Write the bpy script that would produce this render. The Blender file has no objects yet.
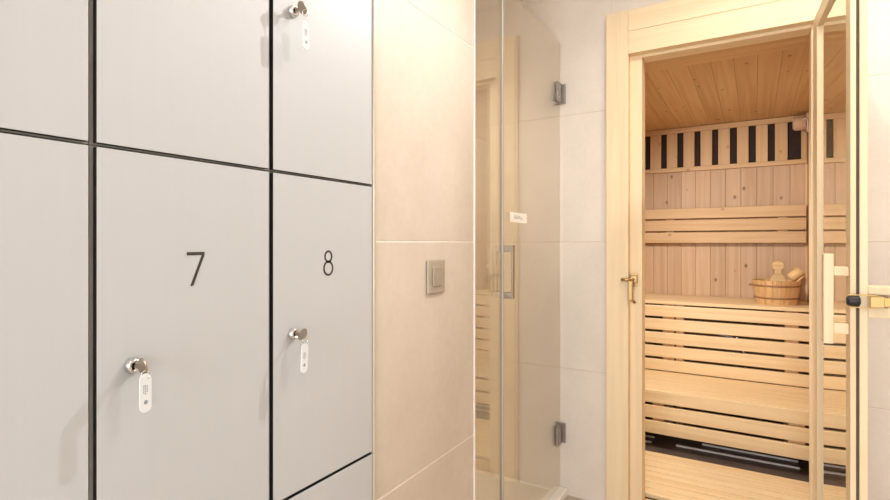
import bpy, bmesh, math, random
from mathutils import Vector, Matrix
random.seed(7)
R = math.radians
PI = math.pi
col = bpy.context.scene.collection
scene = bpy.context.scene

# ------------------------------------------------------------------ materials
def new_mat(name):
    m = bpy.data.materials.new(name)
    m.use_nodes = True
    nt = m.node_tree
    return m, nt, nt.nodes['Principled BSDF']

def N(nt, kind, **kw):
    n = nt.nodes.new(kind)
    for k, v in kw.items():
        setattr(n, k, v)
    return n

def plain(name, c, rough=.5, metal=0., spec=.5, noise=0., nscale=40., bump=0., trans=0.):
    m, nt, b = new_mat(name)
    b.inputs['Base Color'].default_value = (*c, 1)
    b.inputs['Roughness'].default_value = rough
    b.inputs['Metallic'].default_value = metal
    b.inputs['Specular IOR Level'].default_value = spec
    if trans:
        b.inputs['Transmission Weight'].default_value = trans
    if noise or bump:
        tc = N(nt, 'ShaderNodeTexCoord')
        nz = N(nt, 'ShaderNodeTexNoise')
        nz.inputs['Scale'].default_value = nscale
        nz.inputs['Detail'].default_value = 4
        nt.links.new(tc.outputs['Object'], nz.inputs['Vector'])
        if noise:
            r = N(nt, 'ShaderNodeValToRGB')
            r.color_ramp.elements[0].position = .3
            r.color_ramp.elements[1].position = .7
            r.color_ramp.elements[0].color = (*[x * (1 - noise) for x in c], 1)
            r.color_ramp.elements[1].color = (*[min(1, x * (1 + noise * .5)) for x in c], 1)
            nt.links.new(nz.outputs['Fac'], r.inputs['Fac'])
            nt.links.new(r.outputs['Color'], b.inputs['Base Color'])
        if bump:
            bp = N(nt, 'ShaderNodeBump')
            bp.inputs['Strength'].default_value = bump
            bp.inputs['Distance'].default_value = .002
            nt.links.new(nz.outputs['Fac'], bp.inputs['Height'])
            nt.links.new(bp.outputs['Normal'], b.inputs['Normal'])
    return m

def wood(name, light, dark, axis='Z', knots=0., rough=.5, var=.10, grain=1.0, knotscale=1.0):
    """softwood: streaky grain along one axis, a tone per board, optional knots"""
    m, nt, b = new_mat(name)
    L = nt.links.new
    tc = N(nt, 'ShaderNodeTexCoord')
    geo = N(nt, 'ShaderNodeNewGeometry')
    # shift each board's grain
    comb = N(nt, 'ShaderNodeCombineXYZ')
    mul = N(nt, 'ShaderNodeMath', operation='MULTIPLY'); mul.inputs[1].default_value = 37.0
    L(geo.outputs['Random Per Island'], mul.inputs[0])
    for i in range(3):
        L(mul.outputs[0], comb.inputs[i])
    add = N(nt, 'ShaderNodeVectorMath', operation='ADD')
    L(tc.outputs['Object'], add.inputs[0]); L(comb.outputs[0], add.inputs[1])
    mp = N(nt, 'ShaderNodeMapping')
    s = {'X': (1.2, 38, 38), 'Y': (38, 1.2, 38), 'Z': (38, 38, 1.2)}[axis]
    mp.inputs['Scale'].default_value = s
    L(add.outputs[0], mp.inputs['Vector'])
    nz = N(nt, 'ShaderNodeTexNoise')
    nz.inputs['Scale'].default_value = 1.0 * grain
    nz.inputs['Detail'].default_value = 5
    nz.inputs['Distortion'].default_value = .6
    L(mp.outputs[0], nz.inputs['Vector'])
    rp = N(nt, 'ShaderNodeValToRGB')
    rp.color_ramp.elements[0].position = .34; rp.color_ramp.elements[0].color = (*dark, 1)
    rp.color_ramp.elements[1].position = .60; rp.color_ramp.elements[1].color = (*light, 1)
    L(nz.outputs['Fac'], rp.inputs['Fac'])
    # board tone
    mr = N(nt, 'ShaderNodeMapRange')
    mr.inputs['To Min'].default_value = 1 - var; mr.inputs['To Max'].default_value = 1 + var * .4
    L(geo.outputs['Random Per Island'], mr.inputs['Value'])
    mx = N(nt, 'ShaderNodeMix', data_type='RGBA', blend_type='MULTIPLY')
    mx.inputs['Factor'].default_value = 1
    L(rp.outputs['Color'], mx.inputs['A']); L(mr.outputs[0], mx.inputs['B'])
    out = mx.outputs['Result']
    if knots:
        mk = N(nt, 'ShaderNodeMapping')
        ks = {'X': (8, 12, 12), 'Y': (12, 8, 12), 'Z': (12, 12, 8)}[axis]
        mk.inputs['Scale'].default_value = tuple(v * knotscale for v in ks)
        L(add.outputs[0], mk.inputs['Vector'])
        vo = N(nt, 'ShaderNodeTexVoronoi')
        vo.inputs['Scale'].default_value = 1.0
        L(mk.outputs[0], vo.inputs['Vector'])
        kr = N(nt, 'ShaderNodeValToRGB')
        kr.color_ramp.elements[0].position = .05; kr.color_ramp.elements[0].color = (1, 1, 1, 1)
        kr.color_ramp.elements[1].position = .15; kr.color_ramp.elements[1].color = (0, 0, 0, 1)
        L(vo.outputs['Distance'], kr.inputs['Fac'])
        km = N(nt, 'ShaderNodeMath', operation='MULTIPLY'); km.inputs[1].default_value = knots
        nm = N(nt, 'ShaderNodeTexNoise'); nm.inputs['Scale'].default_value = 3.3
        L(add.outputs[0], nm.inputs['Vector'])
        nr = N(nt, 'ShaderNodeMath', operation='GREATER_THAN'); nr.inputs[1].default_value = .41
        L(nm.outputs['Fac'], nr.inputs[0])
        k2 = N(nt, 'ShaderNodeMath', operation='MULTIPLY')
        L(kr.outputs['Color'], k2.inputs[0]); L(nr.outputs[0], k2.inputs[1])
        L(k2.outputs[0], km.inputs[0])
        m2 = N(nt, 'ShaderNodeMix', data_type='RGBA')
        m2.inputs['B'].default_value = (.16, .075, .03, 1)
        L(km.outputs[0], m2.inputs['Factor']); L(out, m2.inputs['A'])
        out = m2.outputs['Result']
    L(out, b.inputs['Base Color'])
    b.inputs['Roughness'].default_value = rough
    b.inputs['Specular IOR Level'].default_value = .35
    bp = N(nt, 'ShaderNodeBump'); bp.inputs['Strength'].default_value = .08; bp.inputs['Distance'].default_value = .001
    L(nz.outputs['Fac'], bp.inputs['Height']); L(bp.outputs['Normal'], b.inputs['Normal'])
    return m

def tile_mat(name, c, dark):
    m, nt, b = new_mat(name)
    L = nt.links.new
    tc = N(nt, 'ShaderNodeTexCoord')
    n1 = N(nt, 'ShaderNodeTexNoise'); n1.inputs['Scale'].default_value = 5; n1.inputs['Detail'].default_value = 8; n1.inputs['Roughness'].default_value = .65
    n2 = N(nt, 'ShaderNodeTexNoise'); n2.inputs['Scale'].default_value = 55; n2.inputs['Detail'].default_value = 3
    L(tc.outputs['Object'], n1.inputs['Vector']); L(tc.outputs['Object'], n2.inputs['Vector'])
    mx = N(nt, 'ShaderNodeMath', operation='MULTIPLY_ADD'); mx.inputs[1].default_value = .35
    L(n2.outputs['Fac'], mx.inputs[0]); L(n1.outputs['Fac'], mx.inputs[2])
    r = N(nt, 'ShaderNodeValToRGB')
    r.color_ramp.elements[0].position = .42; r.color_ramp.elements[0].color = (*dark, 1)
    r.color_ramp.elements[1].position = .85; r.color_ramp.elements[1].color = (*c, 1)
    L(mx.outputs[0], r.inputs['Fac'])
    L(r.outputs['Color'], b.inputs['Base Color'])
    b.inputs['Roughness'].default_value = .55
    b.inputs['Specular IOR Level'].default_value = .4
    return m

def laminate(name, c):
    m, nt, b = new_mat(name)
    L = nt.links.new
    tc = N(nt, 'ShaderNodeTexCoord')
    mp = N(nt, 'ShaderNodeMapping'); mp.inputs['Scale'].default_value = (90, 90, 1.5)
    L(tc.outputs['Object'], mp.inputs['Vector'])
    nz = N(nt, 'ShaderNodeTexNoise'); nz.inputs['Scale'].default_value = 2; nz.inputs['Detail'].default_value = 3
    L(mp.outputs[0], nz.inputs['Vector'])
    r = N(nt, 'ShaderNodeValToRGB')
    r.color_ramp.elements[0].position = .3; r.color_ramp.elements[0].color = (*[x * .985 for x in c], 1)
    r.color_ramp.elements[1].position = .7; r.color_ramp.elements[1].color = (*c, 1)
    L(nz.outputs['Fac'], r.inputs['Fac']); L(r.outputs['Color'], b.inputs['Base Color'])
    b.inputs['Roughness'].default_value = .42
    b.inputs['Specular IOR Level'].default_value = .35
    return m

def pane_glass(name, tint, refl=1.0):
    """thin architectural pane: Schlick mirror over a clear body"""
    m, nt, b = new_mat(name)
    L = nt.links.new
    nt.nodes.remove(b)
    out = nt.nodes['Material Output']
    lw = N(nt, 'ShaderNodeLayerWeight'); lw.inputs['Blend'].default_value = .5
    pw = N(nt, 'ShaderNodeMath', operation='POWER'); pw.inputs[1].default_value = 5
    L(lw.outputs['Facing'], pw.inputs[0])
    ma = N(nt, 'ShaderNodeMath', operation='MULTIPLY_ADD'); ma.inputs[1].default_value = .96 * refl; ma.inputs[2].default_value = .04 * refl
    ma.use_clamp = True
    L(pw.outputs[0], ma.inputs[0])
    tr = N(nt, 'ShaderNodeBsdfTransparent'); tr.inputs['Color'].default_value = (*tint, 1)
    gl = N(nt, 'ShaderNodeBsdfGlossy'); gl.inputs['Roughness'].default_value = 0.0
    gl.inputs['Color'].default_value = (1, 1, 1, 1)
    mx = N(nt, 'ShaderNodeMixShader')
    L(ma.outputs[0], mx.inputs['Fac']); L(tr.outputs[0], mx.inputs[1]); L(gl.outputs[0], mx.inputs[2])
    L(mx.outputs[0], out.inputs['Surface'])
    return m

SPR_L, SPR_D = (.80, .60, .37), (.66, .44, .23)
M = dict(
    spruce_z=wood('pale spruce upright', (.84, .68, .46), (.795, .625, .405), 'Z', 0, .45, .04),
    spruce_x=wood('pale spruce lengthways', (.84, .68, .46), (.795, .625, .405), 'X', 0, .45, .04),
    plank_z=wood('knotty wall planks', (.61, .425, .275), (.535, .35, .21), 'Z', .9, .55, .09),
    plank_y=wood('knotty ceiling planks', (.71, .49, .26), (.62, .40, .195), 'Y', .8, .55, .08),
    plank_x=wood('ceiling cross boards', (.71, .49, .26), (.62, .40, .195), 'X', 0, .55, .10),
    bench_x=wood('bench abachi', (.83, .65, .395), (.76, .555, .31), 'X', 0, .45, .07),
    bench_z=wood('bench abachi upright', (.78, .56, .32), (.66, .43, .22), 'Z', 0, .45, .08),
    bench_y=wood('bench abachi crosswise', (.74, .52, .30), (.62, .40, .20), 'Y', 0, .45, .08),
    rest_x=wood('backrest boards', (.65, .445, .245), (.575, .37, .185), 'X', .5, .5, .08),
    grille_z=wood('vent slats', (.65, .445, .245), (.575, .37, .185), 'Z', .6, .5, .10),
    bucket=wood('bucket pine', (.74, .48, .24), (.56, .32, .13), 'Z', 0, .45, .12),
    hoop=plain('bucket hoop', (.33, .17, .07), .5, noise=.2),
    ladle=wood('ladle pine', (.80, .56, .27), (.66, .42, .18), 'X', 0, .45, .05),
    tile=tile_mat('beige stone tile', (.58, .505, .43), (.515, .44, .365)),
    tile_pale=tile_mat('pale stone tile', (.75, .68, .61), (.68, .61, .54)),
    grout=plain('grout', (.66, .56, .46), .9, noise=.1),
    grout_pale=plain('white grout', (.80, .73, .66), .9, noise=.1),
    laminate=laminate('off white laminate', (.455, .465, .48)),
    core=plain('black laminate core', (.012, .011, .011), .5, noise=.1),
    carcass=plain('grey carcass', (.42, .42, .40), .5, noise=.1),
    ink=plain('black print', (.03, .027, .026), .5, noise=.1),
    chrome=plain('chrome', (.72, .70, .68), .14, 1., noise=.05),
    steel=plain('satin steel', (.42, .36, .29), .35, 1., noise=.08),
    dark_steel=plain('dark hinge steel', (.36, .33, .30), .35, .85, noise=.08),
    alu=plain('aluminium trim', (.78, .74, .69), .35, .9, noise=.05),
    edge_trim=plain('beige edge trim', (.50, .44, .36), .35, .2, noise=.05),
    white_trim=plain('white channel', (.82, .79, .75), .4, noise=.04),
    brass=plain('brass', (.72, .52, .24), .28, 1., noise=.08),
    old_brass=plain('aged brass', (.52, .36, .17), .32, 1., noise=.12),
    rubber=plain('black rubber', (.018, .018, .02), .5, noise=.15),
    grey_seal=plain('grey rubber seal', (.12, .09, .065), .95, 0., .1, noise=.1),
    clear_seal=plain('frosted seal', (.62, .58, .55), .3, noise=.05),
    tag=plain('clear tag plastic', (.64, .665, .69), .2, noise=.02),
    tag_ink=plain('tag print', (.25, .27, .31), .6, noise=.1),
    switch=plain('taupe switch plastic', (.37, .32, .26), .42, .1, noise=.04),
    switch_side=plain('taupe rocker', (.33, .28, .225), .42, .1, noise=.04),
    sticker=plain('white sticker', (.90, .87, .82), .5, noise=.02),
    ceramic=plain('white shower tray', (.90, .88, .84), .25, noise=.03),
    plaster=plain('white plaster', (.80, .78, .75), .9, noise=.03),
    floor=tile_mat('floor tile', (.56, .47, .39), (.48, .40, .33)),
    dark_floor=plain('dark brown floor', (.125, .090, .074), .45, noise=.25, nscale=12),
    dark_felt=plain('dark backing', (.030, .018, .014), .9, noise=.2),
    white_strip=plain('white floor strip', (.92, .89, .84), .4, noise=.04),
    lampwood=wood('lamp body wood', (.66, .46, .32), (.56, .36, .23), 'X', 0, .5, .03),
    cable=plain('white cable', (.75, .70, .64), .4, noise=.05),
    foil=plain('grey conduit', (.70, .70, .72), .3, .8, noise=.05),
    shower_glass=pane_glass('shower glass', (.94, .91, .84), 1.8),
    sauna_glass=pane_glass('sauna glass', (.88, .82, .72), 1.8),
    glass_edge=plain('polished glass edge', (.55, .55, .49), .2, noise=.05),
)

# ------------------------------------------------------------------ mesh builder
class MB:
    def __init__(s):
        s.bm = bmesh.new()
    def _mark(s, faces, mi, smooth=False):
        for f in faces:
            f.material_index = mi
            f.smooth = smooth
    def box(s, x0, x1, y0, y1, z0, z1, bev=0., mi=0, rot=None, seg=2):
        t = bmesh.new()
        bmesh.ops.create_cube(t, size=1)
        sx, sy, sz = abs(x1 - x0), abs(y1 - y0), abs(z1 - z0)
        for v in t.verts:
            v.co = Vector((v.co.x * sx, v.co.y * sy, v.co.z * sz))
        if bev:
            bmesh.ops.bevel(t, geom=t.edges[:], offset=min(bev, .45 * min(sx, sy, sz)), segments=seg, affect='EDGES', profile=.5)
        c = Vector(((x0 + x1) / 2, (y0 + y1) / 2, (z0 + z1) / 2))
        for v in t.verts:
            v.co = (rot @ v.co if rot else v.co) + c
        s.merge(t, mi)
        return s
    def merge(s, t, mi=0, smooth=False):
        vm = {}
        for v in t.verts:
            vm[v] = s.bm.verts.new(v.co)
        for f in t.faces:
            try:
                nf = s.bm.faces.new([vm[v] for v in f.verts])
                nf.material_index = mi
                nf.smooth = smooth or f.smooth
            except ValueError:
                pass
        t.free()
    def lathe(s, prof, axis='Z', origin=(0, 0, 0), seg=32, mi=0, rot=None, smooth=True, a0=0, a1=2 * PI):
        """prof: list of (radius, height)"""
        o = Vector(origin)
        full = abs(a1 - a0 - 2 * PI) < 1e-6
        n = seg if full else seg + 1
        rings = []
        for r, h in prof:
            ring = []
            for k in range(n):
                a = a0 + (a1 - a0) * k / seg
                p = Vector((r * math.cos(a), r * math.sin(a), h))
                if axis == 'X':
                    p = Vector((h, r * math.cos(a), r * math.sin(a)))
                elif axis == 'Y':
                    p = Vector((r * math.sin(a), h, r * math.cos(a)))
                if rot:
                    p = rot @ p
                ring.append(s.bm.verts.new(p + o))
            rings.append(ring)
        for a, b in zip(rings, rings[1:]):
            for k in range(n if full else n - 1):
                k2 = (k + 1) % n
                f = s.bm.faces.new((a[k], a[k2], b[k2], b[k]))
                f.material_index = mi; f.smooth = smooth
        for ring, (r, h) in ((rings[0], prof[0]), (rings[-1], prof[-1])):
            if r > 1e-5 and full:
                f = s.bm.faces.new(ring); f.material_index = mi
        return s
    def tube(s, pts, r, seg=10, mi=0, closed=False):
        pts = [Vector(p) for p in pts]
        n = len(pts)
        rad = r if isinstance(r, (list, tuple)) else [r] * n
        up = Vector((0, 0, 1))
        rings = []
        prev = None
        for i, p in enumerate(pts):
            if closed:
                d = pts[(i + 1) % n] - pts[i - 1]
            else:
                d = pts[min(i + 1, n - 1)] - pts[max(i - 1, 0)]
            d.normalize()
            if prev is None:
                a = up if abs(d.dot(up)) < .9 else Vector((1, 0, 0))
                u = d.cross(a).normalized()
            else:
                u = (prev - d * prev.dot(d)).normalized()
            prev = u
            w = d.cross(u)
            rings.append([s.bm.verts.new(p + (u * math.cos(2 * PI * k / seg) + w * math.sin(2 * PI * k / seg)) * rad[i]) for k in range(seg)])
        pairs = list(zip(rings, rings[1:]))
        if closed:
            pairs.append((rings[-1], rings[0]))
        for a, b in pairs:
            for k in range(seg):
                k2 = (k + 1) % seg
                f = s.bm.faces.new((a[k], a[k2], b[k2], b[k])); f.smooth = True; f.material_index = mi
        if not closed:
            for ring in (rings[0], rings[-1]):
                f = s.bm.faces.new(ring); f.material_index = mi
        return s
    def prism(s, poly, t0, t1, plane='YZ', mi=0, bev=0.):
        """extrude a 2-D outline; plane says which axes the outline lies in"""
        def P(a, b, t):
            return {'YZ': Vector((t, a, b)), 'XZ': Vector((a, t, b)), 'XY': Vector((a, b, t))}[plane]
        t = bmesh.new()
        A = [t.verts.new(P(a, b, t0)) for a, b in poly]
        B = [t.verts.new(P(a, b, t1)) for a, b in poly]
        n = len(poly)
        t.faces.new(A); t.faces.new(B)
        for k in range(n):
            t.faces.new((A[k], A[(k + 1) % n], B[(k + 1) % n], B[k]))
        bmesh.ops.recalc_face_normals(t, faces=t.faces[:])
        if bev:
            eds = [e for e in t.edges if abs((P(0, 0, 1) - P(0, 0, 0)).dot((e.verts[0].co - e.verts[1].co).normalized())) < .5]
            bmesh.ops.bevel(t, geom=eds, offset=bev, segments=2, affect='EDGES', profile=.5)
        s.merge(t, mi)
        return s
    def ring(s, cy, cz, ry, rz, w, t0, t1, seg=40, mi=0):
        """flat elliptical band in the YZ plane"""
        vs = []
        for k in range(seg):
            a = 2 * PI * k / seg
            c_, s_ = math.cos(a), math.sin(a)
            vs.append([s.bm.verts.new((t, cy + (ry + d) * c_, cz + (rz + d) * s_)) for t in (t0, t1) for d in (-w / 2, w / 2)])
        for k in range(seg):
            a, b = vs[k], vs[(k + 1) % seg]
            for i, j in ((0, 1), (1, 3), (3, 2), (2, 0)):
                f = s.bm.faces.new((a[i], a[j], b[j], b[i])); f.material_index = mi
        return s
    def build(s, name, mats, parent=None, recalc=True):
        if recalc:
            bmesh.ops.recalc_face_normals(s.bm, faces=s.bm.faces[:])
        me = bpy.data.meshes.new(name)
        s.bm.to_mesh(me); s.bm.free()
        for m in (mats if isinstance(mats, (list, tuple)) else [mats]):
            me.materials.append(M[m])
        o = bpy.data.objects.new(name, me)
        col.objects.link(o)
        if parent:
            o.parent = parent
        return o

def thing(name, loc, label, cat, group=None, rz=0.):
    o = bpy.data.objects.new(name, None)
    o.empty_display_size = .05
    col.objects.link(o)
    o.location = loc
    o.rotation_euler = (0, 0, rz)
    o['label'] = label; o['category'] = cat
    if group:
        o['group'] = group
    return o

def struct(name, mb, mats, parent=None):
    o = mb.build(name, mats, parent)
    if not parent:
        o['kind'] = 'structure'
    return o

def copy_tree(src, parent=None):
    c = src.copy(); col.objects.link(c)
    if parent:
        c.parent = parent
    for ch in src.children:
        copy_tree(ch, c)
    return c

H = 1.2          # eye height
FACE = -.75      # locker and tile face on the left
GL = -.80        # shower glass
BACK = 2.40      # tiled back wall
EDGE_R = 1.30     # right wall
CEIL = 2.62
REAR = -2.4

# ------------------------------------------------------------------ room shell
struct('floor', MB().box(-1.9, EDGE_R + .1, REAR - .1, 2.42, -.1, 0), 'floor')
struct('ceiling', MB().box(-1.9, EDGE_R + .1, REAR - .1, 2.55, CEIL, CEIL + .08), 'plaster')
struct('wall_rear', MB().box(-1.9, EDGE_R + .1, REAR - .1, REAR, 0, CEIL), 'plaster')

def tiled(mb, axis, face, depth, u0, u1, rows, joints=(), gap=.0030, thick=.008, tm=0, gm=1):
    """tile slabs on a grout bed. axis X: face at x=face and tiles spread in y"""
    us = [u0, *joints, u1]
    sgn = 1 if depth > 0 else -1
    a, b = face + sgn * .001 + sgn * 0.0, face + depth
    if axis == 'X':
        mb.box(min(a, b), max(a, b), u0, u1, rows[0], rows[-1], 0, gm)
    else:
        mb.box(u0, u1, min(a, b), max(a, b), rows[0], rows[-1], 0, gm)
    for ua, ub in zip(us, us[1:]):
        for za, zb in zip(rows, rows[1:]):
            f0, f1 = face, face + sgn * thick
            if axis == 'X':
                mb.box(min(f0, f1), max(f0, f1), ua + gap / 2, ub - gap / 2, za + gap / 2, zb - gap / 2, .0008, tm, seg=1)
            else:
                mb.box(ua + gap / 2, ub - gap / 2, min(f0, f1), max(f0, f1), za + gap / 2, zb - gap / 2, .0008, tm, seg=1)

ROWS = [0, .603, 1.204, 1.807, 2.41, CEIL]
mb = MB()
tiled(mb, 'X', FACE, -.10, .934, 1.418, ROWS)
mb.box(-1.82, -.85, .94, 1.418, 0, CEIL, 0, 1)
struct('wall_left', mb, ['tile', 'grout_pale'])
mb = MB()
tiled(mb, 'Y', BACK, .09, -1.74, -.56, ROWS, joints=(-1.16,) if False else ())
mb.box(-.56, EDGE_R, BACK, BACK + .09, 2.24, CEIL, 0, 0)
struct('wall_back', mb, ['tile_pale', 'grout'])
mb = MB()
tiled(mb, 'Y', BACK, .09, .335, EDGE_R, ROWS)
struct('wall_back_right', mb, ['tile_pale', 'grout'])
mb = MB()
tiled(mb, 'X', EDGE_R, .10, REAR, 2.40, ROWS, joints=(-1.2, 0., 1.2))
struct('wall_right', mb, ['tile_pale', 'grout'])
mb = MB()
tiled(mb, 'X', -1.74, -.10, 1.418, 2.40, ROWS)
struct('wall_shower', mb, ['tile_pale', 'grout'])
struct('wall_left_rear', MB().box(-.85, FACE, REAR, .045, 0, CEIL), 'plaster')
struct('wall_lockers', MB().box(-1.82, -1.27, .045, .94, 0, CEIL), 'plaster')
struct('wall_bulkhead', MB().box(-1.27, FACE - .012, .045, .934, 1.955, CEIL), 'plaster')
# metal strip where lockers meet tile, and the channel at the shower opening
struct('trim_1', MB().box(-.775, -.7455, .9245, .9335, 0, CEIL, .002), 'edge_trim')
struct('trim_2', MB().box(-.765, -.7475, 1.4185, 1.4265, 0, CEIL, .002), 'white_trim')

# ------------------------------------------------------------------ lockers
PITCH = .293
Y0 = .0505
ZR = [.1115, .7215, 1.331]            # gap centre below each row
HROW = .6095

def make_locker(label):
    """root at the bottom left corner of the front, door spreads along +y"""
    t = thing('locker', (0, 0, 0), label, 'locker', 'wall of lockers')
    w, h = PITCH, HROW
    g, gz = .0048, .0028
    b = MB()
    # open fronted carcass of five panels
    b.box(-.50, -.0105, .0006, .0075, .0006, h - .0006)
    b.box(-.50, -.0105, w - .0075, w - .0006, .0006, h - .0006)
    b.box(-.50, -.0105, .0075, w - .0075, .0006, .0075)
    b.box(-.50, -.0105, .0075, w - .0075, h - .0075, h - .0006)
    b.box(-.50, -.492, .0075, w - .0075, .0075, h - .0075)
    b.build('carcass', 'carcass', t)
    d = MB()
    d.box(-.0095, -.0008, g, w - g, gz, h - gz, 0, 1)
    d.box(-.0010, 0, g + .0003, w - g - .0003, gz + .0003, h - gz - .0003, .0003, 0, seg=1)
    d.build('door', ['laminate', 'core'], t)
    lk = MB()
    lk.lathe([(.0115, 0), (.0115, .0015), (.0098, .0065), (.0088, .0085), (.0062, .009), (.0062, .0065), (0, .0065)], 'X', (0, .0505, .3066), 28)
    l = lk.build('lock', 'chrome', t)
    l['label'] = 'round chrome cam lock'
    kw = MB().box(.0063, .0072, .0500, .0510, .3026, .3106)
    kw.build('keyhole', 'ink', l)
    return t

def number(t, digit):
    b = MB()
    x0, x1 = .0001, .0006
    if digit == 7:
        y, z, w, h, s = .1315, .4120, .0295, .0525, .0050
        b.prism([(y, z + h), (y + w, z + h), (y + w, z + h - s), (y, z + h - s)], x0, x1)
        b.prism([(y + w - .0046, z + h - s), (y + w, z + h - s), (y + .0105, z), (y + .0057, z)], x0, x1)
    else:
        y, z = .1455, .4125
        b.ring(y, z + .0385, .0096, .0105, .0040, x0, x1)
        b.ring(y, z + .0142, .0124, .0136, .0040, x0, x1)
    o = b.build('number', 'ink', t)
    o['label'] = 'black number %d printed on the door' % digit

proto = make_locker('white locker')
labels = {
    (0, 0): 'white locker at lower left, below the unnumbered left one',
    (0, 1): 'white locker left of number 7, crossed by long key shadow',
    (0, 2): 'white locker door in the top left corner of the photo',
    (1, 0): 'white locker directly below number 7',
    (1, 1): 'white locker door marked with black number 7',
    (1, 2): 'white locker directly above number 7, no key in sight',
    (2, 0): 'white locker below number 8, at the foot of the wall',
    (2, 1): 'white locker door marked with black number 8',
    (2, 2): 'white locker above number 8 with a tagged key near its top',
}
LOCK = {}
first = True
for c in range(3):
    for r in range(3):
        t = proto if first else copy_tree(proto)
        first = False
        t.location = (FACE, Y0 + PITCH * c - .0005, ZR[r])
        t['label'] = labels[(c, r)]
        LOCK[(c, r)] = t
number(LOCK[(1, 1)], 7)
number(LOCK[(2, 1)], 8)
struct('baseboard_left', MB().box(-1.26, FACE - .02, Y0, .93, 0, .1110), 'carcass')

# keys with tags, hanging from three of the locks
def make_key(label):
    t = thing('locker_key', (0, 0, 0), label, 'key', 'tagged locker keys')
    # origin at the lock centre on the door face
    b = MB()
    b.box(.0073, .022, -.0011, .0011, -.0035, .0035, .0006)
    b.build('key_blade', 'steel', t)
    bow = MB()
    poly = []
    for k in range(28):
        a = 2 * PI * k / 28
        poly.append((.0265 + .0100 * math.cos(a), .001 + .0125 * math.sin(a) * (1.0 if math.sin(a) > 0 else .92)))
    bow.prism(poly, -.0014, .0014, 'XZ', bev=.0005)
    o = bow.build('key_bow', 'steel', t)
    r = MB()
    pts = []
    for k in range(20):
        a = 2 * PI * k / 20
        pts.append((.0330 + .0015 * math.cos(a), .0050 * math.cos(a), -.0095 + .0060 * math.sin(a)))
    r.tube(pts, .0007, 8, closed=True)
    r.build('key_ring', 'chrome', t)
    g = MB()
    out = []
    hw, top, bot = .0082, -.0130, -.0670
    for k in range(13):
        a = PI * k / 12
        out.append((hw * math.cos(a), top - hw + hw * math.sin(a)))
    for k in range(13):
        a = PI + PI * k / 12
        out.append((hw * math.cos(a), bot + hw + hw * math.sin(a)))
    g.prism(out, .0322, .0342, 'YZ', bev=.0005)
    tg = g.build('tag', 'tag', t)
    tg['label'] = 'clear white oval tag'
    p = MB()
    for i, (a, z0, z1) in enumerate(((-.0028, -.040, -.028), (-.0006, -.042, -.028), (.0018, -.039, -.029))):
        for k in range(4):
            dz = (z1 - z0) / 4
            p.box(.0342, .0344, a - .0006, a + .0006, z0 + dz * k, z0 + dz * (k + .7))
    p.prism([(.0028 * math.cos(2 * PI * k / 16), -.0525 + .0030 * math.sin(2 * PI * k / 16)) for k in range(16)], .0342, .0344)
    p.build('print', 'tag_ink', tg)
    return t

def key_at(c, r, label, src, turn, tilt, drop):
    k = src if src.get('used') is None else copy_tree(src)
    src['used'] = 1
    L_ = LOCK[(c, r)].location
    k.location = (L_.x, L_.y + .0505, L_.z + .3066)
    k['label'] = label
    for ch in k.children:
        if ch.name.startswith('key_bow'):
            ch.rotation_euler = (turn, 0, 0)
        if ch.name.startswith('tag'):
            ch.rotation_euler = (tilt, 0, 0)
            ch.location.z = drop
    if 'used' in k and k is not src:
        del k['used']
    return k

kp = make_key('key')
key_at(1, 1, 'key with oval tag hanging in the lock of locker 7', kp, R(8), R(0), .006)
key_at(2, 1, 'key with pale tag hanging in the lock of locker 8', kp, R(-35), R(-3), -.002)
key_at(2, 2, 'key with printed tag at the top edge, in the locker above number 8', kp, R(30), R(2), -.011)
if 'used' in kp:
    del kp['used']

# ------------------------------------------------------------------ light switch on the tile
t = thing('light_switch', (FACE, 1.1915, H - .091), 'square taupe light switch on the beige tiled wall', 'switch')
b = MB(); b.box(.0002, .0075, -.0435, .0435, -.0455, .0455, .003)
b.build('plate', 'switch', t)
b = MB(); b.box(.0072, .0115, -.0235, .0235, -.0265, .0265, .0018)
b.build('rocker', 'switch_side', t)

# ------------------------------------------------------------------ shower
TOP = 2.15
# tray with raised rim
t = thing('shower_tray', (-1.25, 1.91, 0), 'white shower tray behind the glass, at the foot of the door', 'shower tray')
b = MB()
b.box(-.485, .425, -.485, .485, 0, .018, .004)
b.box(.425, .490, -.485, .485, 0, .038, .006)
b.build('tray', 'ceramic', t)
b = MB(); b.lathe([(.045, .018), (.045, .021), (.03, .0225), (0, .0225)], 'Z', (-.1, 0, 0), 28)
b.build('drain', 'chrome', t)

t = thing('shower_screen', (GL, 1.58, .038), 'narrow fixed glass shower panel beside the end of the tiled wall', 'glass panel', rz=R(.65))
b = MB(); b.box(-.004, .004, -.151, .151, .004, TOP - .038)
b.build('glass', 'shower_glass', t)
b = MB(); b.box(-.006, .006, .1515, .157, .004, TOP - .038, .002)
o = b.build('seal', 'clear_seal', t); o['label'] = 'pale grey edge seal'
b = MB(); b.box(-.012, .012, -.161, -.1515, .004, TOP - .038, .001)
b.build('wall_channel', 'alu', t)

t = thing('shower_door', (GL, 2.392, .038), 'clear glass shower door hinged on the back wall', 'shower door')
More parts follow.
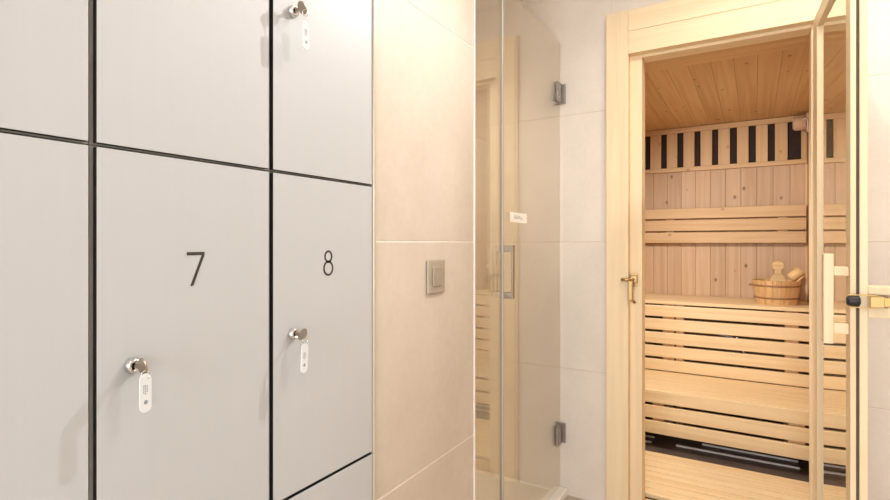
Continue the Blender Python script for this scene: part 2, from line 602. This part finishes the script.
# local y runs from the hinge (0) to the free edge (-.65)
b = MB(); b.box(-.004, .004, -.647, -.010, .006, TOP - .038)
b.build('glass', 'shower_glass', t)
b = MB(); b.box(-.0041, .0041, -.6495, -.6472, .006, TOP - .038)
b.build('polished_edge', 'glass_edge', t)
for zc in (H + .71 - .038, H - .905 - .038):
    h = MB()
    h.box(.0042, .0130, -.066, -.016, zc - .047, zc + .047, .002)
    h.box(-.0130, -.0042, -.066, -.016, zc - .047, zc + .047, .002)
    hp = h.build('hinge', 'dark_steel', t)
    h = MB()
    h.box(-.026, .028, -.0015, .0075, zc - .047, zc + .047, .0015)
    h.build('wall_plate', 'dark_steel', hp)
    h = MB()
    h.lathe([(0, zc - .040), (.0075, zc - .040), (.0075, zc + .040), (0, zc + .040)], 'Z', (.002, -.009, 0), 20)
    h.build('knuckle', 'chrome', hp)
    h = MB()
    for dz in (-.025, .025):
        h.lathe([(.006, .0128), (.006, .0142), (.003, .0146), (0, .0146)], 'X', (0, -.042, zc + dz), 16)
    h.build('screw', 'chrome', hp)
yh = 1.755 - 2.392
b = MB(); b.box(.0325, .0385, yh - .011, yh + .011, H - .205 - .038, H - .009 - .038, .0015)
hd = b.build('handle', 'steel', t); hd['label'] = 'flat steel pull handle'
for zc in (H - .0205, H - .1935):
    b = MB(); b.box(.0042, .0330, yh - .011, yh + .011, zc - .0115 - .038, zc + .0115 - .038, .0015)
    b.build('standoff', 'steel', hd)
b = MB()
b.box(.0042, .0046, 1.800 - 2.392, 1.965 - 2.392, H + .080 - .038, H + .118 - .038)
st = b.build('sticker', 'sticker', t); st['label'] = 'small white sticker'
b = MB()
for k, (y, dz, w, hgt) in enumerate(((1.838, 0, .010, .014), (1.851, .002, .004, .018), (1.858, -.002, .010, .010), (1.871, .002, .004, .018), (1.879, 0, .010, .011), (1.893, .001, .004, .015), (1.901, -.003, .011, .011), (1.916, -.006, .008, .010))):
    zc = H + .100 - .038 + dz
    if k % 2 == 0:
        b.ring(y + w / 2 - 2.392, zc, w / 2 - .001, hgt / 2 - .001, .0022, .0046, .0048, 18)
    else:
        b.box(.0046, .0048, y - 2.392, y + .0025 - 2.392, zc - hgt / 2, zc + hgt / 2)
b.build('print', 'tag_ink', st)

# ------------------------------------------------------------------ sauna front: casing, header, jambs
FR = 2.38
JF = 2.42          # recessed jamb face, where the door closes
JB = 2.50          # inside of the sauna front
ZH = H + .841      # underside of header
ZJ = H + .827      # underside of the head jamb
ZT = H + 1.036
XL, XR = -.432, .184
struct('trim_3', MB().box(-.580, -.484, FR, BACK + .10, 0, ZT + .002, .003), 'spruce_z')
b = MB(); b.box(-.4835, .245, FR + .001, BACK + .10, ZH, H + .9405, .002); b.box(-.4835, .245, FR + .001, BACK + .10, H + .9415, ZT, .002)
struct('trim_4', b, 'spruce_x')
struct('trim_5', MB().box(.2455, .3345, FR, BACK + .10, 0, ZT + .002, .003), 'spruce_z')
b = MB()
b.box(-.4835, XL, JF, JB, 0, ZH, .0025)
struct('trim_6', b, 'spruce_z')
b = MB(); b.box(XR, .245, JF, JB, 0, ZH, .0025)
struct('trim_7', b, 'spruce_z')
b = MB(); b.box(XL, XR, JF, JB, ZJ, ZH, .0025)
struct('trim_8', b, 'spruce_x')
struct('door_sill', MB().box(XL, XR, JF - .02, JB, 0, .03, .003), 'bench_x')

# ------------------------------------------------------------------ sauna cabin shell
SB = 4.20; SXL, SXR = -1.05, .30; SC = H + .858
def boards(mb, a0, a1, pitch, fn, gap=.0012):
    n = max(1, int(round((a1 - a0) / pitch)))
    st = (a1 - a0) / n
    for k in range(n):
        fn(a0 + k * st + gap / 2, a0 + (k + 1) * st - gap / 2)
b = MB()
b.box(SXL - .06, SXR + .06, SB + .014, SB + .06, 0, SC + .06, 0, 1)
boards(b, SXL, SXR, .0965, lambda u, v: b.box(u, v, SB, SB + .0138, 0, SC, .0014, 0, seg=1))
struct('wall_sauna_back', b, ['plank_z', 'dark_felt'])
b = MB()
b.box(SXR + .014, SXR + .05, JB, SB, 0, SC + .06, 0, 1)
boards(b, JB, SB, .0965, lambda u, v: b.box(SXR, SXR + .0138, u, v, 0, SC, .0014, 0, seg=1))
struct('wall_sauna_right', b, ['plank_z', 'dark_felt'])
b = MB()
b.box(SXL - .06, SXL - .014, JB, SB, 0, SC + .06, 0, 1)
boards(b, JB, SB, .0965, lambda u, v: b.box(SXL - .0138, SXL, u, v, 0, SC, .0014, 0, seg=1))
struct('wall_sauna_left', b, ['plank_z', 'dark_felt'])
b = MB()
boards(b, SXL, -.4845, .0965, lambda u, v: b.box(u, v, JB + .001, JB + .0148, 0, SC, .0014, 0, seg=1))
struct('wall_sauna_front', b, ['plank_z'])
b = MB()
b.box(SXL, SXR, JB, SB, SC + .014, SC + .06, 0, 1)
boards(b, SXL, SXR, .0965, lambda u, v: b.box(u, v, JB, SB, SC, SC + .0138, .0012, 0, seg=1), .0007)
struct('ceiling_sauna', b, ['plank_y', 'dark_felt'])
b = MB()
for k in range(2):
    b.box(SXL, SXR, JB + .002 + .095 * k, JB + .096 + .095 * k, SC - .016, SC, .002)
struct('trim_9', b, 'plank_x')
struct('floor_sauna', MB().box(SXL - .05, SXR + .05, JB - .06, SB + .05, -.1, 0), 'dark_floor')
struct('trim_10', MB().box(SXR - .012, SXR, SB - .012, SB, .80, H + .53, .002), 'bench_z')

# ------------------------------------------------------------------ vent grille along the top of the back wall
t = thing('vent_grille', (-.35, SB, H + .53), 'row of upright wooden slats over dark openings under the sauna ceiling', 'vent grille')
def gx(a): return a + .35
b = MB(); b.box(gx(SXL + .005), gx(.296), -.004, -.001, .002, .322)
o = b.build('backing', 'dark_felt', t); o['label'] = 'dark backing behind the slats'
for z0, z1 in ((.0, .031), (.288, .3245)):
    b = MB(); b.box(gx(SXL + .004), gx(.297), -.024, -.0045, z0, z1, .002)
    b.build('rail', 'rest_x', t)
SL = [(-1.045, -.968), (-.925, -.848), (-.805, -.728), (-.686, -.609), (-.569, -.497), (-.455, -.381), (-.341, -.266), (-.227, -.153), (-.109, -.039), (.005, .075), (.117, .189), (.265, .296)]
for a, c in SL:
    b = MB(); b.box(gx(a), gx(c), -.019, -.0045, .0315, .2875, .002)
    b.build('slat', 'grille_z', t)

# ------------------------------------------------------------------ backrest
t = thing('slatted_backboard', (-.35, SB, H - .01), 'backrest of three horizontal boards on the sauna back wall', 'backrest')
for z0, z1 in ((.188, .264), (.098, .179), (.010, .088)):
    b = MB(); b.box(gx(SXL + .01), gx(.291), -.064, -.042, z0, z1, .004)
    b.build('board', 'rest_x', t)
for x in (-.545, .16):
    b = MB(); b.box(gx(x - .028), gx(x + .028), -.0415, -.0005, .010, .262, .002)
    b.build('bracket', 'bench_z', t)

# ------------------------------------------------------------------ benches
def bench(loc_y, depth, ztop, nslat, pitch, sh, first_gap, label, posts, planks):
    t = thing('sauna_bench', (-.375, loc_y, 0), label, 'bench', 'sauna benches')
    xa, xb = SXL + .006 + .375, SXR - .004 + .375
    st = depth / planks
    for k in range(planks):
        b = MB(); b.box(xa, xb, k * st + ((.0 if first_gap > 0 else .0255) if k == 0 else .0015), (k + 1) * st - .0015, ztop - .022, ztop, .003)
        b.build('seat_board', 'bench_x', t)
    for k in range(nslat):
        z1 = ztop - .022 - first_gap - pitch * k
        b = MB(); b.box(xa, xb, .002, .024, z1 - sh, z1, .004)
        b.build('front_slat', 'bench_x', t)
    zlow = ztop - .022 - first_gap - pitch * (nslat - 1) - sh
    leg_z = 0 if nslat > 3 else zlow + .01
    for x0, x1 in posts:
        b = MB(); b.box(x0 + .375, x1 + .375, .0245, .065, leg_z, ztop - .0225, .002)
        b.build('post', 'bench_z', t)
    if nslat <= 3:
        for x0, x1 in posts:
            b = MB(); b.box(x0 + .375, x1 + .375, .40, .45, 0, ztop - .0225, .002)
            b.build('leg', 'bench_z', t)
    return t
bench(3.70, .488, H - .386, 5, .0905, .0740, .0100, 'upper sauna bench with five slats across its front, under the bucket',
      ((-.532, -.461), (-.450, -.404), (.153, .224)), 5)
bench(3.20, .499, H - .856, 3, .0895, .0740, -.0195, 'lower sauna bench with three front slats, above the dark floor',
      ((-.516, -.456), (.148, .221)), 5)

# grey conduit seen between the slats under the upper bench
t = thing('conduit', (-.22, 3.85, 0), 'shiny grey pipe glimpsed through the slats of the upper bench', 'pipe')
b = MB(); b.tube([(-.22, 0, .635), (-.05, -.035, .612), (.05, -.055, .600), (.14, -.06, .583), (.17, -.06, .45), (.17, -.06, .02)], .010, 12)
b.build('pipe', 'foil', t)
b = MB(); b.lathe([(.017, .0), (.017, .03), (.013, .034), (.013, 0)], 'X', (.10, -.06, .592), 16)
b.build('collar', 'chrome', t)

# ------------------------------------------------------------------ bucket and ladle
BX, BY, BZ = .115, 3.90, H - .386
t = thing('sauna_bucket', (BX, BY, BZ), 'round wooden sauna bucket standing at the right end of the upper bench', 'bucket')
b = MB()
nst = 18
for k in range(nst):
    a0, a1 = 2 * PI * k / nst + .006, 2 * PI * (k + 1) / nst - .006
    v = []
    for r, z in ((.113, .0), (.134, .150), (.120, .150), (.100, .012)):
        v.append([b.bm.verts.new((r * math.cos(a0 + (a1 - a0) * j / 3), r * math.sin(a0 + (a1 - a0) * j / 3), z)) for j in range(4)])
    for i in range(4):
        for j in range(3):
            b.bm.faces.new((v[i][j], v[i][j + 1], v[(i + 1) % 4][j + 1], v[(i + 1) % 4][j]))
    for j in (0, 3):
        b.bm.faces.new([v[i][j] for i in range(4)])
b.build('staves', 'bucket', t)
b = MB(); b.lathe([(.108, .010), (.110, .020), (0, .020)], 'Z', (0, 0, 0), 36)
b.lathe([(0, .010), (.108, .010)], 'Z', (0, 0, 0), 36)
b.build('bottom', 'bucket', t)
for z in (.036, .112):
    r0 = .113 + .021 * z / .150 + .0006
    r1 = .113 + .021 * (z + .011) / .150 + .0006
    b = MB(); b.lathe([(r0, z), (r0 + .0035, z + .001), (r1 + .0035, z + .010), (r1, z + .011), (r0, z)], 'Z', (0, 0, 0), 48)
    o = b.build('hoop', 'hoop', t); o['label'] = 'brown hoop around the bucket'
b = MB(); b.box(-.150, -.133, -.010, .010, .110, .122, .003)
b.build('hoop_lock', 'hoop', t)
# raised stave with a round head
poly = []
for k in range(25):
    a = R(-52) + (R(284)) * k / 24
    poly.append((.034 * math.cos(a), .238 + .033 * math.sin(a)))
poly += [(-.019, .205), (-.020, .190), (-.027, .178), (-.042, .152), (-.042, .12), (.042, .12), (.042, .152), (.027, .178), (.020, .190), (.019, .205)]
b = MB(); b.prism([(x + .014, z) for x, z in poly], .104, .119, 'XZ', bev=.003)
b.build('handle_stave', 'ladle', t)

t = thing('ladle', (BX + .074, BY - .02, BZ + .010), 'wooden ladle leaning in the bucket with its scoop above the rim', 'ladle')
rot = Matrix.Rotation(R(38), 3, 'Y')
b = MB()
ang = R(50)
b.tube([(-.085, -.02, .028), (-.02, -.016, .078), (.03, -.01, .130), (.068, -.004, .170)], [.0065, .0065, .0065, .005], 10)
b.build('handle', 'ladle', t)
b = MB()
rot = Matrix.Rotation(R(48), 3, 'Y')
b.lathe([(0, -.040), (.026, -.040), (.030, -.034), (.033, .040), (.028, .040), (.025, -.028), (0, -.028)], 'Z', (.030, .018, .178), 28, rot=rot)
b.build('scoop', 'ladle', t)

# ------------------------------------------------------------------ lamp in the upper corner
t = thing('sauna_light', (SXR, 4.10, H + .785), 'small round wooden wall light in the upper right corner of the sauna', 'light')
b = MB()
b.lathe([(0, -.088), (.030, -.087), (.041, -.080), (.046, -.068), (.047, -.020), (.043, -.014), (0, -.014)], 'X', (0, 0, 0), 32)
b.build('shade', 'lampwood', t)
b = MB(); b.box(-.0145, .0004, -.035, .035, -.06, .06, .003)
b.build('wall_plate', 'lampwood', t)
b = MB(); b.tube([(-.035, -.049, .012), (-.022, -.054, .020), (-.010, -.054, .004), (-.008, -.052, -.03), (-.006, -.048, -.07)], .0035, 8)
o = b.build('cable', 'cable', t); o['label'] = 'short white cable'

# ------------------------------------------------------------------ duckboard and floor strips
t = thing('duckboard', (-.375, 2.80, 0), 'slatted wooden floor grating inside the sauna doorway', 'floor grating')
for k in range(8):
    y1 = .250 - .0655 * k
    b = MB(); b.box(SXL + .02 + .375, SXR - .01 + .375, y1 - .0595, y1, .018, .040, .003)
    b.build('slat', 'bench_x', t)
for x in (-.95, -.35, .2):
    b = MB(); b.box(x - .02 + .375, x + .02 + .375, -.27, .24, 0, .0178)
    b.build('batten', 'bench_y', t)

for (x0, x1, y, lab) in ((-.400, .204, 3.312, 'long white strip on the dark floor under the lower bench, the front one'),
                         (-.270, .202, 3.412, 'white strip on the dark floor under the lower bench, the rear one'),
                         (-.90, -.531, 3.288, 'short white strip by the left jamb on the dark floor, the front one'),
                         (-.90, -.530, 3.380, 'short white strip by the left jamb on the dark floor, the rear one')):
    b = MB(); b.box(x0, x1, y - .007, y + .007, 0, .009, .0015)
    o = b.build('floor_strip', 'white_strip')
    o['label'] = lab; o['category'] = 'strip'; o['group'] = 'white strips on the sauna floor'

# ------------------------------------------------------------------ strike on the left jamb
t = thing('strike_catch', (-.462, JF, H - .165), 'aged brass door catch on the left wooden jamb of the sauna', 'door catch')
b = MB(); b.box(-.018, .014, -.0045, -.0005, -.030, .030, .0015)
b.build('plate', 'old_brass', t)
b = MB(); b.box(-.014, .012, -.020, -.0045, -.014, .022, .003)
b.build('body', 'old_brass', t)
b = MB(); b.tube([(-.010, -.052, .003), (-.048, -.052, .002)], .0075, 12); b.tube([(-.012, -.05, .003), (.0, -.012, .003)], .006, 10)
b.build('pin', 'old_brass', t)
b = MB(); b.box(-.018, .001, -.062, -.046, -.088, .000, .003); b.tube([(-.010, -.050, -.082), (.006, -.034, -.100)], .006, 10)
b.build('lever', 'old_brass', t)

# ------------------------------------------------------------------ sauna door, standing open towards the viewer
DEL = R(3.4)
DW, DT = .600, .038
DZ0, DZ1 = .03, H + .836
t = thing('sauna_door', (.187, 2.372, 0), 'open wooden framed glass sauna door at the right', 'door', rz=-(PI / 2 - DEL))
SW = .080; FW = .056
b = MB(); b.box(0, SW, 0, DT, DZ0, DZ1, .002)
b.build('stile', 'spruce_z', t)
b = MB()
b.box(DW - FW, DW - .001, 0, .013, DZ0, DZ1, .002)
b.box(DW - FW, DW - .006, .0125, .0205, DZ0, DZ1)
b.box(DW - FW, DW, .020, DT, DZ0, DZ1, .002)
b.build('stile', 'spruce_z', t)
b = MB(); b.box(DW - .0058, DW - .0035, .0132, .0198, DZ0, DZ1)
o = b.build('seal', 'grey_seal', t); o['label'] = 'dark grey seal in the free edge'
for z0, z1 in ((DZ0, DZ0 + .10), (DZ1 - .052, DZ1)):
    b = MB(); b.box(SW + .0005, DW - FW - .0005, 0, DT, z0, z1, .002)
    b.build('rail', 'spruce_x', t)
b = MB(); b.box(SW + .001, DW - FW - .001, .010, .016, DZ0 + .101, DZ1 - .053)
b.build('glass', 'sauna_glass', t)
# inner pull handle
b = MB(); b.box(.556, .588, -.058, -.034, H - .281, H - .030, .003)
hd = b.build('handle', 'spruce_z', t); hd['label'] = 'pale wooden pull handle'
for z0, z1 in ((H - .091, H - .065), (H - .252, H - .222)):
    b = MB(); b.box(.558, .586, -.0338, -.0005, z0, z1, .002)
    b.build('standoff', 'spruce_x', hd)
# roller latch wrapped round the free edge
zc = H - .156
b = MB(); b.box(.555, .597, DT + .0005, .115, zc + .016, zc + .040, .003)
b.box(.555, .597, DT + .0005, .115, zc - .046, zc - .016, .003)
b.box(.555, .580, DT + .0005, .115, zc - .0165, zc + .0165)
lb = b.build('latch_block', 'spruce_x', t)
b = MB(); b.box(DW + .004, DW + .034, .036, .066, zc - .0145, zc + .0145, .002)
b.box(.5805, DW + .030, .066, .084, zc - .012, zc + .012, .002)
lt = b.build('latch', 'brass', t); lt['label'] = 'brass roller latch'
b = MB()
for dz in (-.0165, .0165):
    b.box(DW + .012, DW + .022, -.008, .055, zc + dz - .0014, zc + dz + .0014, .0006)
b.build('bracket', 'brass', lt)
b = MB(); b.lathe([(0, -.012), (.010, -.0115), (.0135, -.007), (.0145, .001), (.0145, .007), (.0135, .014), (.010, .0175), (0, .018)], 'Y', (DW + .018, 0, zc), 24)
o = b.build('roller', 'rubber', lt); o['label'] = 'black rubber roller'
for zc_ in (.35, 1.75):
    b = MB(); b.lathe([(0, zc_ - .04), (.007, zc_ - .04), (.007, zc_ + .04), (0, zc_ + .04)], 'Z', (-.004, DT + .002, 0), 16)
    b.build('hinge', 'steel', t)

# ------------------------------------------------------------------ lights
def lamp(name, loc, energy, color, radius=.035):
    l = bpy.data.lights.new(name, 'POINT')
    l.energy = energy; l.color = color; l.shadow_soft_size = radius
    o = bpy.data.objects.new(name, l); col.objects.link(o); o.location = loc
    return o
WARM = (1.0, .84, .66)
SOFT = (1.0, .95, .90)
def downlight(name, loc, energy, color, ang=150, radius=.035, blend=.6):
    l = bpy.data.lights.new(name, 'SPOT')
    l.energy = energy; l.color = color; l.shadow_soft_size = radius
    l.spot_size = R(ang); l.spot_blend = blend
    o = bpy.data.objects.new(name, l); col.objects.link(o); o.location = loc
    return o
gs = downlight('corridor_spotlight', (0, 2.10, CEIL - .05), 104, (1.0, .98, .95), 47, .013, 1.0)
gs.rotation_euler = (Vector((-.75, .36, .98)) - gs.location).to_track_quat('-Z', 'Y').to_euler()
downlight('corridor_downlight', (.02, 1.50, CEIL - .02), 21, (1.0, .94, .86), 160, .025, .5)
downlight('corridor_downlight', (0, -.5, CEIL - .02), 10, (1.0, .95, .90), 156, .05, .5)
downlight('corridor_downlight', (.78, 1.50, CEIL - .02), 42, (1.0, .92, .80), 160, .03, .5)
downlight('shower_downlight', (-1.28, 1.80, CEIL - .02), 44, (1.0, .95, .88), 100, .03, .8)
sl = downlight('sauna_fill', (-.85, 2.62, 1.86), 70, (1.0, .96, .88), 125, .05, .8)  # added fill spot out of view, aimed at the benches to brighten the cabin
sl.rotation_euler = (Vector((.15, 3.65, .45)) - sl.location).to_track_quat('-Z', 'Y').to_euler()
def area(name, loc, rot, sx, sy, energy, color):
    l = bpy.data.lights.new(name, 'AREA')
    l.shape = 'RECTANGLE'; l.size = sx; l.size_y = sy; l.energy = energy; l.color = color
    o = bpy.data.objects.new(name, l); col.objects.link(o); o.location = loc; o.rotation_euler = rot
    return o
# added broad cool fill behind the viewer, evening out the front and lockers
area('rear_fill', (-.12, REAR + .05, 1.35), (PI / 2, 0, 0), 1.15, 1.9, 60, (.92, .965, 1.0))

w = bpy.data.worlds.new('world'); scene.world = w
w.use_nodes = True
w.node_tree.nodes['Background'].inputs[0].default_value = (.9, .92, 1, 1)
w.node_tree.nodes['Background'].inputs[1].default_value = .05

# ------------------------------------------------------------------ camera
cd = bpy.data.cameras.new('camera')
cam = bpy.data.objects.new('camera', cd); col.objects.link(cam)
cam.location = (0, 0, H)
cam.rotation_euler = (PI / 2, 0, R(31.05))
cd.sensor_width = 36; cd.lens = 36 * 515 / 890
cd.shift_y = -7 / 890
cd.clip_start = .02
scene.camera = cam

scene.view_settings.view_transform = 'Standard'
scene.view_settings.look = 'None'
scene.view_settings.exposure = 0.24
scene.view_settings.gamma = 1
scene.view_settings.use_curve_mapping = False
cy = scene.cycles
cy.max_bounces = 12; cy.diffuse_bounces = 6; cy.glossy_bounces = 6; cy.transparent_max_bounces = 16
cy.caustics_reflective = False; cy.caustics_refractive = False
cy.sample_clamp_indirect = 6
